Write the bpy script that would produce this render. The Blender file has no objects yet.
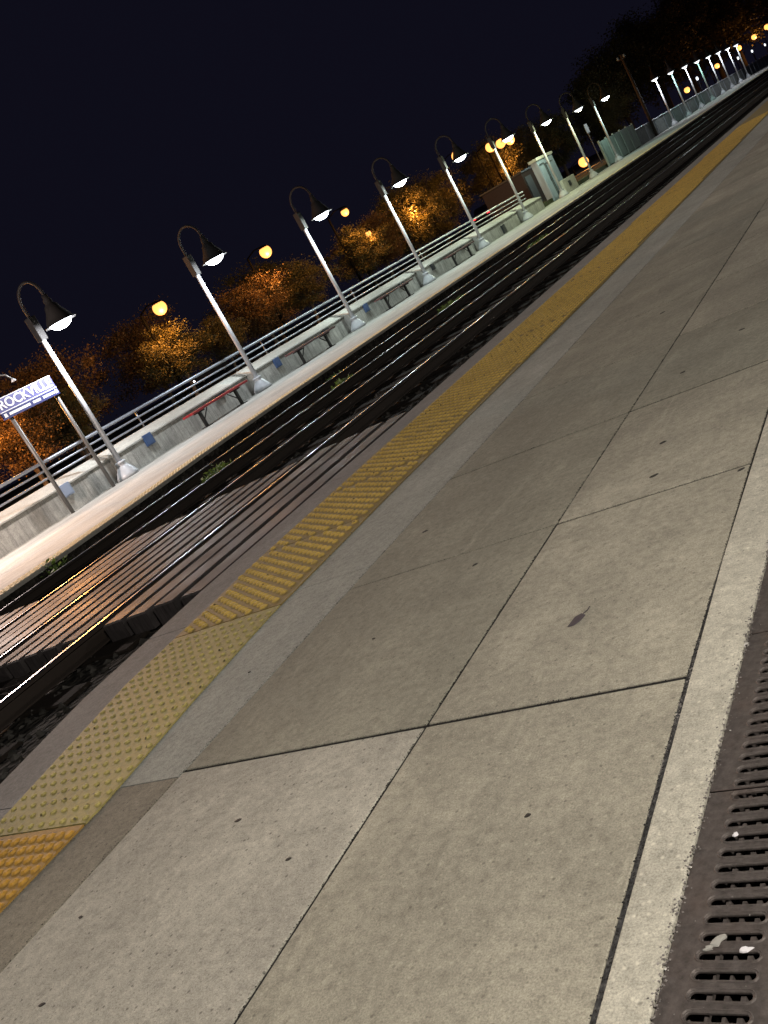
import bpy, bmesh, math, random
import numpy as np
from mathutils import Vector, Matrix
random.seed(7); rng = np.random.default_rng(7)
S = bpy.context.scene; COL = S.collection
PI = math.pi

# ------------------------------------------------------------------ materials
def mat(name, col, rough=.8, metal=0., spec=.5, emit=None, es=0.):
    m = bpy.data.materials.new(name); m.use_nodes = True
    b = m.node_tree.nodes['Principled BSDF']
    b.inputs['Base Color'].default_value = (*col, 1); b.inputs['Roughness'].default_value = rough
    b.inputs['Metallic'].default_value = metal; b.inputs['Specular IOR Level'].default_value = spec
    if emit: b.inputs['Emission Color'].default_value = (*emit, 1); b.inputs['Emission Strength'].default_value = es
    return m
class G:
    def __init__(s, m): s.m = m; s.t = m.node_tree; s.n = s.t.nodes; s.l = s.t.links; s.b = s.n['Principled BSDF']; s.co = s.n.new('ShaderNodeTexCoord').outputs['Object']
    def mapped(s, sc=(1,1,1), rz=0):
        n = s.n.new('ShaderNodeMapping'); n.inputs['Scale'].default_value = sc; n.inputs['Rotation'].default_value = (0,0,rz); s.l.new(s.co, n.inputs['Vector']); return n.outputs[0]
    def noise(s, scale, det=4, rough=.6, vec=None, dist=0):
        n = s.n.new('ShaderNodeTexNoise'); n.inputs['Scale'].default_value = scale; n.inputs['Detail'].default_value = det
        n.inputs['Roughness'].default_value = rough; n.inputs['Distortion'].default_value = dist
        s.l.new(vec or s.co, n.inputs['Vector']); return n.outputs['Fac']
    def vor(s, scale, vec=None, feat='F1', rand=1., dim='2D'):
        n = s.n.new('ShaderNodeTexVoronoi'); n.inputs['Scale'].default_value = scale; n.feature = feat; n.voronoi_dimensions = dim; n.inputs['Randomness'].default_value = rand
        s.l.new(vec or s.co, n.inputs['Vector']); return n
    def ramp(s, v, stops):
        n = s.n.new('ShaderNodeValToRGB'); r = n.color_ramp
        while len(r.elements) < len(stops): r.elements.new(.5)
        for e, (p, c) in zip(r.elements, stops): e.position = p; e.color = (*c, 1) if len(c) == 3 else c
        s.l.new(v, n.inputs[0]); return n.outputs[0]
    def mix(s, fac, a, b, mode='MIX'):
        n = s.n.new('ShaderNodeMix'); n.data_type = 'RGBA'; n.blend_type = mode
        for k, v in ((0, fac), (6, a), (7, b)):
            if hasattr(v, 'is_linked') or hasattr(v, 'links'): s.l.new(v, n.inputs[k])
            else: n.inputs[k].default_value = v if k == 0 else (*v, 1)
        return n.outputs[2]
    def math(s, op, a, b=0.):
        n = s.n.new('ShaderNodeMath'); n.operation = op
        for k, v in ((0, a), (1, b)):
            if hasattr(v, 'links'): s.l.new(v, n.inputs[k])
            else: n.inputs[k].default_value = v
        return n.outputs[0]
    def bump(s, h, st=.3, d=.01):
        n = s.n.new('ShaderNodeBump'); n.inputs['Strength'].default_value = st; n.inputs['Distance'].default_value = d
        s.l.new(h, n.inputs['Height']); s.l.new(n.outputs[0], s.b.inputs['Normal'])
    def col(s, c): s.l.new(c, s.b.inputs['Base Color'])
    def rough(s, c): s.l.new(c, s.b.inputs['Roughness'])

def g3(v): return (v, v, v)
def concrete(name, c, var=.25, grit=1., pits=.5, pale=.3, rough=.85, streak=False, sc=1.):
    m = mat(name, c, rough); g = G(m)
    lo = tuple(x*(1-var) for x in c); hi = tuple(min(1, x*(1+var)) for x in c)
    base = g.ramp(g.noise(1.3*sc, 6, .65), [(.32, lo), (.66, hi)])
    fp_ = g.ramp(g.noise(.55*sc, 5, .7, g.mapped((2.2, .5, 1))), [(.36, g3(.76)), (.62, g3(1.08))])
    base = g.mix(1., base, fp_, 'MULTIPLY')
    blot = g.ramp(g.noise(4.2*sc, 8, .7, dist=.8), [(.42, g3(0)), (.62, g3(1))])
    base = g.mix(g.math('MULTIPLY', blot, .45), base, tuple(x*.66 for x in c))
    sc2 = g.ramp(g.noise(2.2, 7, .75, g.mapped((3.5, .8, 1), .25), .6), [(.58, g3(0)), (.7, g3(1))])
    base = g.mix(g.math('MULTIPLY', sc2, .5), base, tuple(min(1, x*1.35) for x in c))
    mott = g.noise(38*sc, 6, .75)
    base = g.mix(1., base, g.ramp(mott, [(.25, g3(.62)), (.5, g3(1)), (.75, g3(1.3))]), 'MULTIPLY')
    fine = g.noise(260, 3, .8)
    base = g.mix(1., base, g.ramp(fine, [(.3, g3(.62)), (.5, g3(1)), (.7, g3(1.36))]), 'MULTIPLY')
    if pale:   # pale exposed aggregate grains
        v = g.vor(34); pf = g.ramp(v.outputs['Distance'], [(.05, g3(1)), (.16, g3(0))])
        cm = g.ramp(v.outputs['Color'], [(.56, g3(0)), (.6, g3(1))])
        base = g.mix(g.math('MULTIPLY', g.math('MULTIPLY', pf, cm), pale), base, tuple(min(1, x*1.7) for x in c))
    if pits:
        v = g.vor(21); pf = g.ramp(v.outputs['Distance'], [(.04, g3(1)), (.1, g3(0))])
        cm = g.ramp(v.outputs['Color'], [(.6, g3(0)), (.63, g3(1))])
        pitm = g.math('MULTIPLY', pf, cm)
        base = g.mix(g.math('MULTIPLY', pitm, pits), base, tuple(x*.2 for x in c))
        v2 = g.vor(70); p2 = g.math('MULTIPLY', g.ramp(v2.outputs['Distance'], [(.08, g3(1)), (.18, g3(0))]), g.ramp(v2.outputs['Color'], [(.58, g3(0)), (.62, g3(1))]))
        base = g.mix(g.math('MULTIPLY', p2, pits*.8), base, tuple(x*.35 for x in c))
    if streak:
        st = g.noise(5, 6, .7, g.mapped((1, 2.2, .25)))
        base = g.mix(1., base, g.ramp(st, [(.3, g3(.55)), (.6, g3(1.1))]), 'MULTIPLY')
    g.col(base)
    g.bump(g.math('ADD', g.math('MULTIPLY', mott, .6), g.math('MULTIPLY', fine, .5*grit)), .5, .004)
    return m
M = {}
M['slab'] = concrete('slab_concrete', (.37, .345, .285))
M['slab_b'] = concrete('slab_concrete_brown', (.315, .298, .245), .2, pale=.2)
M['slab_c'] = concrete('slab_concrete_pale', (.44, .415, .365), .12, pits=.7)
M['border'] = concrete('border_concrete', (.40, .405, .375), .15, pale=.1, pits=.4)
M['border_b'] = concrete('border_concrete_dirty', (.26, .235, .19), .25, pale=.1, pits=.7)
M['kerb'] = concrete('kerb_concrete', (.50, .475, .41), .2, pits=.55, pale=.5)
M['coping'] = concrete('coping_concrete', (.25, .245, .245), .15, pale=0, pits=.3)
M['farplat'] = concrete('far_platform_concrete', (.42, .41, .38), .12, pale=.1, pits=.2)
M['wall'] = concrete('wall_concrete', (.42, .42, .39), .3, pale=0, pits=.3, streak=True)
M['cap'] = concrete('wall_cap_concrete', (.46, .46, .42), .12, pale=0, pits=.2)
M['joint'] = mat('joint_dirt', (.02, .018, .016), .95)
g = G(M['joint']); g.col(g.ramp(g.noise(150, 4), [(.4, (.008, .007, .007)), (.66, (.022, .02, .018)), (.85, (.12, .11, .1))]))
M['sealant'] = mat('black_sealant', (.02, .02, .024), .9)
g = G(M['sealant']); g.col(g.ramp(g.noise(90, 4, .7), [(.35, (.015, .015, .018)), (.55, (.05, .048, .05)), (.75, (.16, .15, .14))])); g.bump(g.noise(60, 4), .6, .01)

def tactile(name, c, dirt=.55):
    m = mat(name, c, .7); g = G(m)
    b = g.ramp(g.noise(3, 6, .7), [(.3, tuple(x*.72 for x in c)), (.7, c)])
    b = g.mix(g.ramp(g.noise(45, 5, .75), [(.45, g3(0)), (.75, g3(.55))]), b, (.10, .085, .05))
    v = g.vor(17); b = g.mix(g.math('MULTIPLY', g.ramp(v.outputs['Distance'], [(.05, g3(1)), (.13, g3(0))]), g.ramp(v.outputs['Color'], [(.6, g3(0)), (.65, g3(.9))])), b, (.05, .04, .025))
    ge = g.n.new('ShaderNodeSeparateXYZ'); g.l.new(g.co, ge.inputs[0])   # dirt between the domes, darkened to carry the shade of their rows too
    d = g.ramp(g.math('MULTIPLY', g.math('ADD', ge.outputs[2], g.math('MULTIPLY', g.noise(60, 3), .003)), 80), [(.40, g3(dirt)), (.85, g3(0))])
    g.col(g.mix(d, b, (.13, .10, .05))); g.bump(g.noise(120, 4), .35, .003); return m
M['tac_new'] = tactile('tactile_amber', (.66, .35, .045), .45)
M['tac_pale'] = tactile('tactile_pale_yellow', (.55, .46, .15), .3)
M['tac_old'] = tactile('tactile_ochre', (.74, .50, .11), .7)
M['tac_far'] = tactile('tactile_far_cream', (.85, .68, .36), 0)

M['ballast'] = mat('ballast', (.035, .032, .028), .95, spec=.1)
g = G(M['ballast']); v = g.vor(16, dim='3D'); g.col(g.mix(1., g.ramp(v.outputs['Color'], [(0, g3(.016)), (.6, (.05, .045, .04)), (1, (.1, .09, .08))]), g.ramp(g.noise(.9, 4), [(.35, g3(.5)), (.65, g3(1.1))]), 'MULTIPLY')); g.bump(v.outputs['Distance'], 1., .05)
M['stone'] = mat('ballast_stone', (.06, .055, .05), .95, spec=.1)
g = G(M['stone']); g.col(g.ramp(g.noise(6, 3), [(.35, (.018, .017, .015)), (.68, (.09, .085, .08))]))
M['sleeper'] = mat('sleeper_wood', (.02, .016, .013), .95, spec=.1)
g = G(M['sleeper']); g.col(g.ramp(g.noise(8, 5, .7, g.mapped((1, 8, 1))), [(.3, (.01, .008, .007)), (.7, (.03, .024, .02))]))
M['rail'] = mat('rail_rust', (.025, .017, .013), .85, 0)
M['railhead'] = mat('rail_polished_steel', (.30, .30, .32), .25, 1.)
g = G(M['railhead']); g.rough(g.ramp(g.noise(7, 4, .6, g.mapped((1, .5, 1))), [(.35, g3(.3)), (.7, g3(.5))]))
M['plank'] = mat('wet_crossing_plank', (.06, .05, .046), .35, spec=.16)
g = G(M['plank']); n1 = g.noise(7, 6, .7, g.mapped((9, .6, 1))); n2 = g.noise(1.6, 5, .6)
g.col(g.ramp(n1, [(.3, (.03, .027, .028)), (.7, (.085, .075, .076))])); g.rough(g.math('ADD', g.math('MULTIPLY', n1, .35), g.ramp(n2, [(.3, g3(.33)), (.7, g3(.55))]))); g.bump(n1, .35, .006)
M['iron'] = mat('cast_iron', (.085, .068, .062), .62, .35)
g = G(M['iron']); n1 = g.noise(55, 5, .75); g.col(g.mix(g.ramp(g.noise(6, 4), [(.5, g3(0)), (.8, g3(.5))]), g.ramp(n1, [(.3, (.055, .046, .044)), (.7, (.14, .12, .115))]), (.15, .10, .08)))
g.bump(n1, .5, .002)
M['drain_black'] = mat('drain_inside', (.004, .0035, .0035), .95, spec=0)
M['pebble'] = mat('pebble', (.3, .28, .26), .7); g = G(M['pebble']); g.col(g.ramp(g.noise(25, 2), [(.35, (.06, .05, .05)), (.6, (.25, .23, .22)), (.72, (.75, .73, .7))]))
M['pole'] = mat('pole_grey_paint', (.62, .64, .66), .38)
g = G(M['pole']); g.col(g.mix(1., g.ramp(g.noise(2.5, 5, .7), [(.3, g3(.75)), (.7, g3(1.05))]), (.44, .46, .49), 'MULTIPLY'))
M['hood'] = mat('hood_dark_paint', (.011, .010, .010), .7, spec=.3)
M['lens'] = mat('lens_white', (.9, .9, .9), .3, emit=(.86, .93, 1), es=14)
M['lens_dim'] = mat('lens_dim', (.9, .9, .9), .3, emit=(.86, .93, 1), es=1.8)
M['sodium'] = mat('sodium_globe', (.05, .02, .005), .6, emit=(1, .37, .085), es=2.6)
M['black_pole'] = mat('black_pole', (.004, .004, .004), .9, spec=0)
M['rail_tube'] = mat('galvanised_tube', (.30, .33, .38), .45, .6)
M['bench_red'] = mat('bench_red_paint', (.30, .02, .025), .45); g = G(M['bench_red']); g.col(g.ramp(g.noise(14, 4), [(.3, (.17, .012, .016)), (.7, (.36, .025, .03))]))
M['bench_brown'] = mat('bench_brown_paint', (.09, .035, .035), .55); g = G(M['bench_brown']); g.col(g.ramp(g.noise(14, 4), [(.3, (.05, .025, .025)), (.7, (.12, .05, .05))]))
M['bench_leg'] = mat('bench_leg_black', (.02, .02, .02), .5, .3)
M['box_blue'] = mat('box_blue_enamel', (.055, .10, .22), .4)
M['box_dark'] = mat('box_dark_enamel', (.02, .025, .03), .4)
M['box_pale'] = mat('box_pale_enamel', (.30, .37, .50), .4)
M['sign_face'] = mat('sign_face', (.085, .085, .26), .6)
M['sign_white'] = mat('sign_lettering', (.95, .95, .97), .4)
M['sign_blue'] = mat('sign_strip_blue', (.03, .035, .14), .45)
M['sign_back'] = mat('sign_back', (.12, .12, .2), .5)
M['signpost'] = mat('sign_post_grey', (.12, .115, .11), .5, .3)
M['cab'] = mat('cabinet_pale_metal', (.40, .47, .56), .42, .1)
g = G(M['cab']); g.col(g.mix(1., g.ramp(g.noise(3, 5, .7, g.mapped((3, 3, .5))), [(.3, g3(.65)), (.7, g3(1.05))]), (.27, .35, .46), 'MULTIPLY'))
M['cab_dark'] = mat('cabinet_dark_trim', (.03, .04, .05), .5)
M['fence'] = mat('fence_panel', (.17, .22, .20), .5); g = G(M['fence']); g.col(g.mix(1., g.ramp(g.noise(2.2, 5, .7, g.mapped((1, 1.5, .35))), [(.3, g3(.55)), (.7, g3(1.15))]), (.30, .37, .34), 'MULTIPLY'))
M['mesh_fence'] = mat('mesh_fence_panel', (.10, .115, .11), .6); g = G(M['mesh_fence']); g.col(g.ramp(g.noise(4, 4), [(.3, (.07, .08, .078)), (.7, (.17, .185, .18))]))
M['wood'] = mat('utility_wood', (.03, .02, .015), .85)
M['brick'] = mat('brick', (.11, .04, .03), .85)
b_ = G(M['brick']); bt = b_.n.new('ShaderNodeTexBrick'); bt.inputs['Scale'].default_value = 6; bt.inputs['Color1'].default_value = (.035, .013, .011, 1); bt.inputs['Color2'].default_value = (.025, .01, .008, 1); bt.inputs['Mortar'].default_value = (.03, .025, .025, 1)
mp_ = b_.n.new('ShaderNodeMapping'); mp_.inputs['Rotation'].default_value = (PI/2, 0, PI/2); b_.l.new(b_.co, mp_.inputs['Vector']); b_.l.new(mp_.outputs[0], bt.inputs['Vector']); b_.col(bt.outputs[0])
M['asphalt'] = mat('asphalt', (.045, .045, .047), .85); g = G(M['asphalt']); g.col(g.ramp(g.noise(30, 6, .8), [(.3, g3(.03)), (.7, g3(.065))]))
M['earth'] = mat('earth', (.03, .035, .015), .95); g = G(M['earth']); g.col(g.ramp(g.noise(3, 6, .7), [(.35, (.03, .022, .012)), (.65, (.035, .055, .015))])); g.bump(g.noise(9, 5), .8, .06)
M['bark'] = mat('bark', (.06, .045, .032), .9); g = G(M['bark']); g.col(g.ramp(g.noise(9, 5, .7, g.mapped((4, 4, .6))), [(.3, (.03, .022, .016)), (.7, (.10, .075, .055))]))
def leafm(name, a, b):
    m = mat(name, a, .6); g = G(m); g.col(g.ramp(g.noise(.8, 3, .6), [(.35, a), (.68, b)]))
    t = g.n.new('ShaderNodeBsdfTranslucent'); t.inputs[0].default_value = (*b, 1); x = g.n.new('ShaderNodeMixShader'); x.inputs[0].default_value = .3
    o = g.n['Material Output']; g.l.new(g.b.outputs[0], x.inputs[1]); g.l.new(t.outputs[0], x.inputs[2]); g.l.new(x.outputs[0], o.inputs[0]); return m
M['leaf_a'] = leafm('leaf_green', (.05, .045, .018), (.13, .105, .03))
M['leaf_b'] = leafm('leaf_russet', (.08, .045, .02), (.14, .085, .028))
M['leaf_w'] = leafm('leaf_weed', (.05, .10, .025), (.14, .22, .05))
M['car_dark'] = mat('car_paint', (.03, .03, .04), .3, .3)
M['glass'] = mat('dark_glass', (.01, .01, .012), .1)
M['tyre'] = mat('tyre', (.02, .02, .02), .8)
M['headl'] = mat('headlight_lit', (1, 1, 1), .3, emit=(1, .8, .75), es=14)
M['taill'] = mat('taillight_lit', (.5, .02, .02), .3, emit=(1, .03, .04), es=5)
M['leafdead'] = mat('dead_leaf', (.07, .055, .065), .8)
M['gum'] = mat('dark_gum', (.03, .025, .022), .7)
M['paper'] = mat('pale_scrap', (.75, .73, .78), .7)
M['scrap'] = mat('grey_scrap', (.33, .32, .30), .8)

# ------------------------------------------------------------------ mesh helpers
class MB:
    def __init__(s): s.v = []; s.f = []; s.mi = []
    def add(s, vs, fs, mi=0):
        o = len(s.v); s.v += [tuple(v) for v in vs]; s.f += [tuple(i+o for i in f) for f in fs]; s.mi += [mi]*len(fs); return s
    def box(s, x0, y0, z0, x1, y1, z1, mi=0):
        return s.add([(x0,y0,z0),(x1,y0,z0),(x1,y1,z0),(x0,y1,z0),(x0,y0,z1),(x1,y0,z1),(x1,y1,z1),(x0,y1,z1)],
                     [(0,3,2,1),(4,5,6,7),(0,1,5,4),(1,2,6,5),(2,3,7,6),(3,0,4,7)], mi)
    def slab(s, x0, y0, x1, y1, z1, z0, b=.006, mi=0):       # box with a small chamfer round the top
        return s.add([(x0,y0,z0),(x1,y0,z0),(x1,y1,z0),(x0,y1,z0),(x0,y0,z1-b),(x1,y0,z1-b),(x1,y1,z1-b),(x0,y1,z1-b),
                      (x0+b,y0+b,z1),(x1-b,y0+b,z1),(x1-b,y1-b,z1),(x0+b,y1-b,z1)],
                     [(0,1,5,4),(1,2,6,5),(2,3,7,6),(3,0,4,7),(4,5,9,8),(5,6,10,9),(6,7,11,10),(7,4,8,11),(8,9,10,11)], mi)
    def tube(s, pts, rs, n=8, cap=True, mi=0):
        pts = [Vector(p) for p in pts]; rs = rs if hasattr(rs, '__len__') else [rs]*len(pts)
        vs = []; ref = Vector((0,0,1))
        for i, p in enumerate(pts):
            d = (pts[min(i+1, len(pts)-1)] - pts[max(i-1, 0)]).normalized()
            a = d.cross(ref if abs(d.z) < .95 else Vector((1,0,0)))
            if i and a.dot(pa) < 0: a = -a
            if i: a = (pa - d*pa.dot(d)) if (pa - d*pa.dot(d)).length > 1e-4 else a
            a.normalize(); pa = a; b = d.cross(a)
            vs += [p + (a*math.cos(2*PI*k/n) + b*math.sin(2*PI*k/n))*rs[i] for k in range(n)]
        fs = [(i*n+k, i*n+(k+1)%n, (i+1)*n+(k+1)%n, (i+1)*n+k) for i in range(len(pts)-1) for k in range(n)]
        if cap: fs += [tuple(range(n))[::-1], tuple(range((len(pts)-1)*n, len(pts)*n))]
        return s.add(vs, fs, mi)
    def lathe(s, prof, n=16, c=(0,0,0), mi=0, sq=False):
        vs = [(c[0]+r*math.cos(2*PI*(k+.5)/n), c[1]+r*math.sin(2*PI*(k+.5)/n), c[2]+z) for r, z in prof for k in range(n)]
        fs = [(i*n+k, i*n+(k+1)%n, (i+1)*n+(k+1)%n, (i+1)*n+k) for i in range(len(prof)-1) for k in range(n)]
        return s.add(vs, fs, mi)
    def prism(s, poly, y0, y1, mi=0):     # poly in (x,z), extruded along y
        n = len(poly); vs = [(x,y0,z) for x,z in poly] + [(x,y1,z) for x,z in poly]
        return s.add(vs, [tuple(range(n)), tuple(range(2*n-1, n-1, -1))] + [(i, n+i, n+(i+1)%n, (i+1)%n) for i in range(n)], mi)
    def build(s, name, m, parent=None, smooth=False, bevel=0):
        me = bpy.data.meshes.new(name); me.from_pydata(s.v, [], s.f)
        for mm in (m if isinstance(m, (list, tuple)) else [m]): me.materials.append(mm)
        me.polygons.foreach_set('material_index', s.mi)
        bm = bmesh.new(); bm.from_mesh(me); bmesh.ops.recalc_face_normals(bm, faces=bm.faces); bm.to_mesh(me); bm.free()
        if smooth: me.polygons.foreach_set('use_smooth', [True]*len(me.polygons)); 
        me.update(); o = bpy.data.objects.new(name, me); COL.objects.link(o)
        if parent: o.parent = parent
        if bevel:
            b = o.modifiers.new('bevel', 'BEVEL'); b.width = bevel; b.segments = 2; b.limit_method = 'ANGLE'
        return o
def tag(o, label=None, cat=None, group=None, kind=None):
    if label: o['label'] = label
    if cat: o['category'] = cat
    if group: o['group'] = group
    if kind: o['kind'] = kind
    return o
def thing(name, loc, label, cat, group=None, rz=0):
    o = bpy.data.objects.new(name, None); COL.objects.link(o); o.location = loc; o.rotation_euler = (0,0,rz); o.empty_display_size = .1
    return tag(o, label, cat, group)
def copy_tree(o, parent=None):
    c = o.copy(); COL.objects.link(c); c.parent = parent
    for ch in [x for x in KIDS.get(o.name, [])]: 
        cc = copy_tree(ch, c); 
    KIDS[c.name] = [x for x in c.children]
    return c
KIDS = {}
def reg(root):
    KIDS[root.name] = list(root.children)
    for c in root.children: reg(c)
def dup(root, loc, label, rz=None):
    if root.name not in KIDS: reg(root)
    c = copy_tree(root); c.location = loc; c['label'] = label
    if rz is not None: c.rotation_euler = (0,0,rz)
    return c
def struct(o): o['kind'] = 'structure'; return o
def interp(poly, y):
    ys = [p[0] for p in poly]; return float(np.interp(y, ys, [p[1] for p in poly]))

# ------------------------------------------------------------------ near platform (z = 0)
YR = [(-3,-2.66),(1.0,-2.665),(1.5,-2.67),(2.1,-2.76),(2.7,-2.82),(4,-2.84),(8,-2.80),(22,-2.98),(60,-3.1),(140,-3.1)]
YL = [(-3,-3.2),(1.5,-3.3),(2.4,-3.52),(3.6,-3.60),(5,-3.62),(9,-3.6),(22,-3.72),(60,-3.8),(140,-3.8)]
ED = [(-3,-3.5),(1.5,-3.62),(2.4,-3.84),(3.4,-3.91),(6,-3.88),(9,-3.9),(22,-4.0),(60,-4.1),(140,-4.1)]
YEND = 135.
YJ = [-3.5,-2.5,-1.5,-.47,.57,1.625,2.71,3.745,4.80,5.85] + [5.85+1.05*k for k in range(1, 124)]
GAP = .006
KJ = [(-3.5,-.70),(.6,-.722),(1.3,-.742),(2.12,-.766),(4,-.782),(140,-.785)]
slabs = MB(); ms = [M['slab'], M['slab_b'], M['slab_c']]
for i in range(len(YJ)-1):
    y0, y1 = YJ[i], YJ[i+1]; rr = random.random()
    for j, (x0, x1) in enumerate(((-2.38, -1.437), (-1.437, -.79))):
        if j == 0: mi = 2 if i == 4 else (1 if (5 <= i <= 7 or rr < .6) else 0)
        else: mi = 0 if i <= 6 else (0 if rr < .5 else 1)
        ga = (.005 if y0 < 1.7 else .0035); gb = lambda y: .007 if abs(y-1.625) < .01 else ((.0038 if y > 4 or y < 3 else .005) if j == 0 else .0075) + (.0035 if y > 3 else 0)
        slabs.slab(x0+ga, y0+gb(y0), x1-(ga if j == 0 else 0), y1-gb(y1), 0, -.12, .0018, mi)
for i_, v_ in enumerate(slabs.v):
    if v_[0] > -.80: slabs.v[i_] = (interp(KJ, v_[1]) - (.0105 if v_[1] < 2.12 else .0075) + (v_[0]+.79), v_[1], v_[2])
struct(slabs.build('platform_paving', ms))
KE = [(-3.5,-.6515),(140,-.6515)]
KJs = [(y, x-.0105 if y < 2.2 else x-.0075) for y, x in KJ]
SD = [(-3.5,-1.0),(140,-1.0)]
def ledge(mb, A, B, y0, y1, z1, z0):
    ys = sorted(set([y0, y1] + [p[0] for p in A+B if y0 < p[0] < y1])); vs = []
    for y in ys: vs += [(interp(A,y),y,z0),(interp(A,y),y,z1),(interp(B,y),y,z1),(interp(B,y),y,z0)]
    k = len(ys); mb.add(vs, [(4*i+j, 4*i+(j+1)%4, 4*i+4+(j+1)%4, 4*i+4+j) for i in range(k-1) for j in range(4)] + [(0,1,2,3), (4*k-4,4*k-3,4*k-2,4*k-1)])
kb = MB(); kc = [-3.5, 2.148, 6.2] + [6.2+6.15*k for k in range(1, 21)]
for a, b in zip(kc[:-1], kc[1:]): ledge(kb, KJ, KE, a, b-.003, 0, -.12)
struct(kb.build('platform_kerb', M['kerb'], bevel=.003))
sl = MB(); ledge(sl, [(y, x-.0102) for y, x in KJ[:4]], [(y, x-.0002) for y, x in KJ[:4]], -3.4, 2.1, -.003, -.1); struct(sl.build('expansion_joint', M['sealant']))
bd = MB(); bd2 = MB()
def strip(mb, A, B, y0, y1, z1, z0, offa=0, offb=0, n=None):
    ys = sorted(set([y0, y1] + [p[0] for p in A+B if y0 < p[0] < y1]))
    fa = (lambda y: interp(A, y)+offa); fb = (lambda y: interp(B, y)+offb)
    vs = []; fs = []
    for y in ys: vs += [(fa(y),y,z0),(fa(y),y,z1),(fb(y),y,z1),(fb(y),y,z0)]
    k = len(ys)
    for i in range(k-1):
        for j in range(4): fs.append((4*i+j, 4*i+(j+1)%4, 4*i+4+(j+1)%4, 4*i+4+j))
    fs += [(0,1,2,3), (4*k-4,4*k-3,4*k-2,4*k-1)]
    mb.add(vs, fs)
CX = [(-3,-2.38),(140,-2.38)]
cuts = [-3, .1, 1.6, 2.9, 4.76, 7.2, 9.6, 12, 16, 22, 30, 40, 60, 90, YEND]
for a, b in zip(cuts[:-1], cuts[1:]):
    strip(bd2 if b <= 1.7 else bd, YR, CX, a+.003, b-.003, -.001, -.12, .002, -.004)
struct(bd.build('platform_border', M['border'])); struct(bd2.build('platform_border_worn', M['border_b']))
cp = MB()
for a, b in zip(cuts[:-1], cuts[1:]): strip(cp, ED, YL, a+.003, b-.003, -.002, -.16, 0, -.002)
strip(cp, ED, ED, -3, YEND, -.161, -.6, .03, .2)
struct(cp.build('platform_coping', M['coping']))
struct(MB().box(-4.3+.75, -3.5, -.5, -.66, YEND, -.0045).build('platform_bed', M['joint']))
# tactile strip: panels and real truncated domes
def domes(mb, A, B, y0, y1, z, pitch, r, h, n=8, margin=.03):
    y = y0+margin
    while y < y1-margin*.6:
        xa, xb = interp(A, y)+margin, interp(B, y)-margin; k = max(1, int((xb-xa)/pitch)); 
        for i in range(k+1):
            x = xa + (xb-xa)*i/k
            rr = r*random.uniform(.93, 1.05)
            vs = [(x+rr*math.cos(2*PI*j/n), y+rr*math.sin(2*PI*j/n), z) for j in range(n)] + [(x+.55*rr*math.cos(2*PI*j/n), y+.55*rr*math.sin(2*PI*j/n), z+h) for j in range(n)]
            mb.add(vs, [(j,(j+1)%n,n+(j+1)%n,n+j) for j in range(n)] + [tuple(range(n,2*n))])
        y += pitch
def sdomes(mb, y0, y1, n):
    y = y0+.03; odd = 0; z = .004; h = .011; r = .023
    while y < y1-.02:
        xa, xb = interp(YL, y)+.03, interp(YR, y)-.03; x = -3.75 + .05*odd
        while x < xb:
            if x > xa:
                rr = r*random.uniform(.93, 1.05)
                mb.add([(x+rr*math.cos(2*PI*j/n), y+rr*math.sin(2*PI*j/n), z) for j in range(n)] + [(x+.5*rr*math.cos(2*PI*j/n), y+.5*rr*math.sin(2*PI*j/n), z+h) for j in range(n)], [(j,(j+1)%n,n+(j+1)%n,n+j) for j in range(n)] + [tuple(range(n,2*n))])
            x += .10
        y += .034; odd = (odd+1) % 3 if False else 1-odd
segs = [(-3,.3,'tac_new'),(.3,1.43,'tac_new'),(1.43,2.78,'tac_pale'),(2.78,3.64,'tac_old'),(3.64,4.40,'tac_old'),(4.40,5.1,'tac_old'),(5.1,7.2,'tac_old'),(7.2,9.3,'tac_old'),(9.3,14,'tac_old'),(14,22,'tac_old'),(22,60,'tac_old'),(60,YEND,'tac_old')]
tm = {k: MB() for k in ('tac_new','tac_pale','tac_old')}
for a, b, k in segs:
    strip(tm[k], YL, YR, a+.004, b-.004, .004, -.06, .003, -.001)
    if b <= 22:
        if k == 'tac_new': domes(tm[k], YL, YR, max(a, .3), b, .004, .048, .021, .007)
        elif k == 'tac_pale': domes(tm[k], YL, YR, a, b, .004, .06, .0135, .006)
        elif b <= 9.4: sdomes(tm[k], a, b, 8)
        else: sdomes(tm[k], a, b, 6)
for k, nm in (('tac_new','tactile_strip_amber'),('tac_pale','tactile_strip_pale'),('tac_old','tactile_strip_ochre')): struct(tm[k].build(nm, M[k]))
# right of the drain
rp = MB(); rp.slab(-.10, -3.5, 1.6, YEND, 0, -.3, .01); rp.slab(1.606, -3.5, 5, YEND, 0, -.3, .01); struct(rp.build('platform_back', M['slab']))
ch = MB(); ch.box(-.65, -3.5, -.32, -.105, YEND, -.3); ch.box(-.6515, -3.5, -.32, -.645, YEND, -.03); ch.box(-.108, -3.5, -.32, -.1015, YEND, -.03); struct(ch.build('drain_channel', M['drain_black']))
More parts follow.
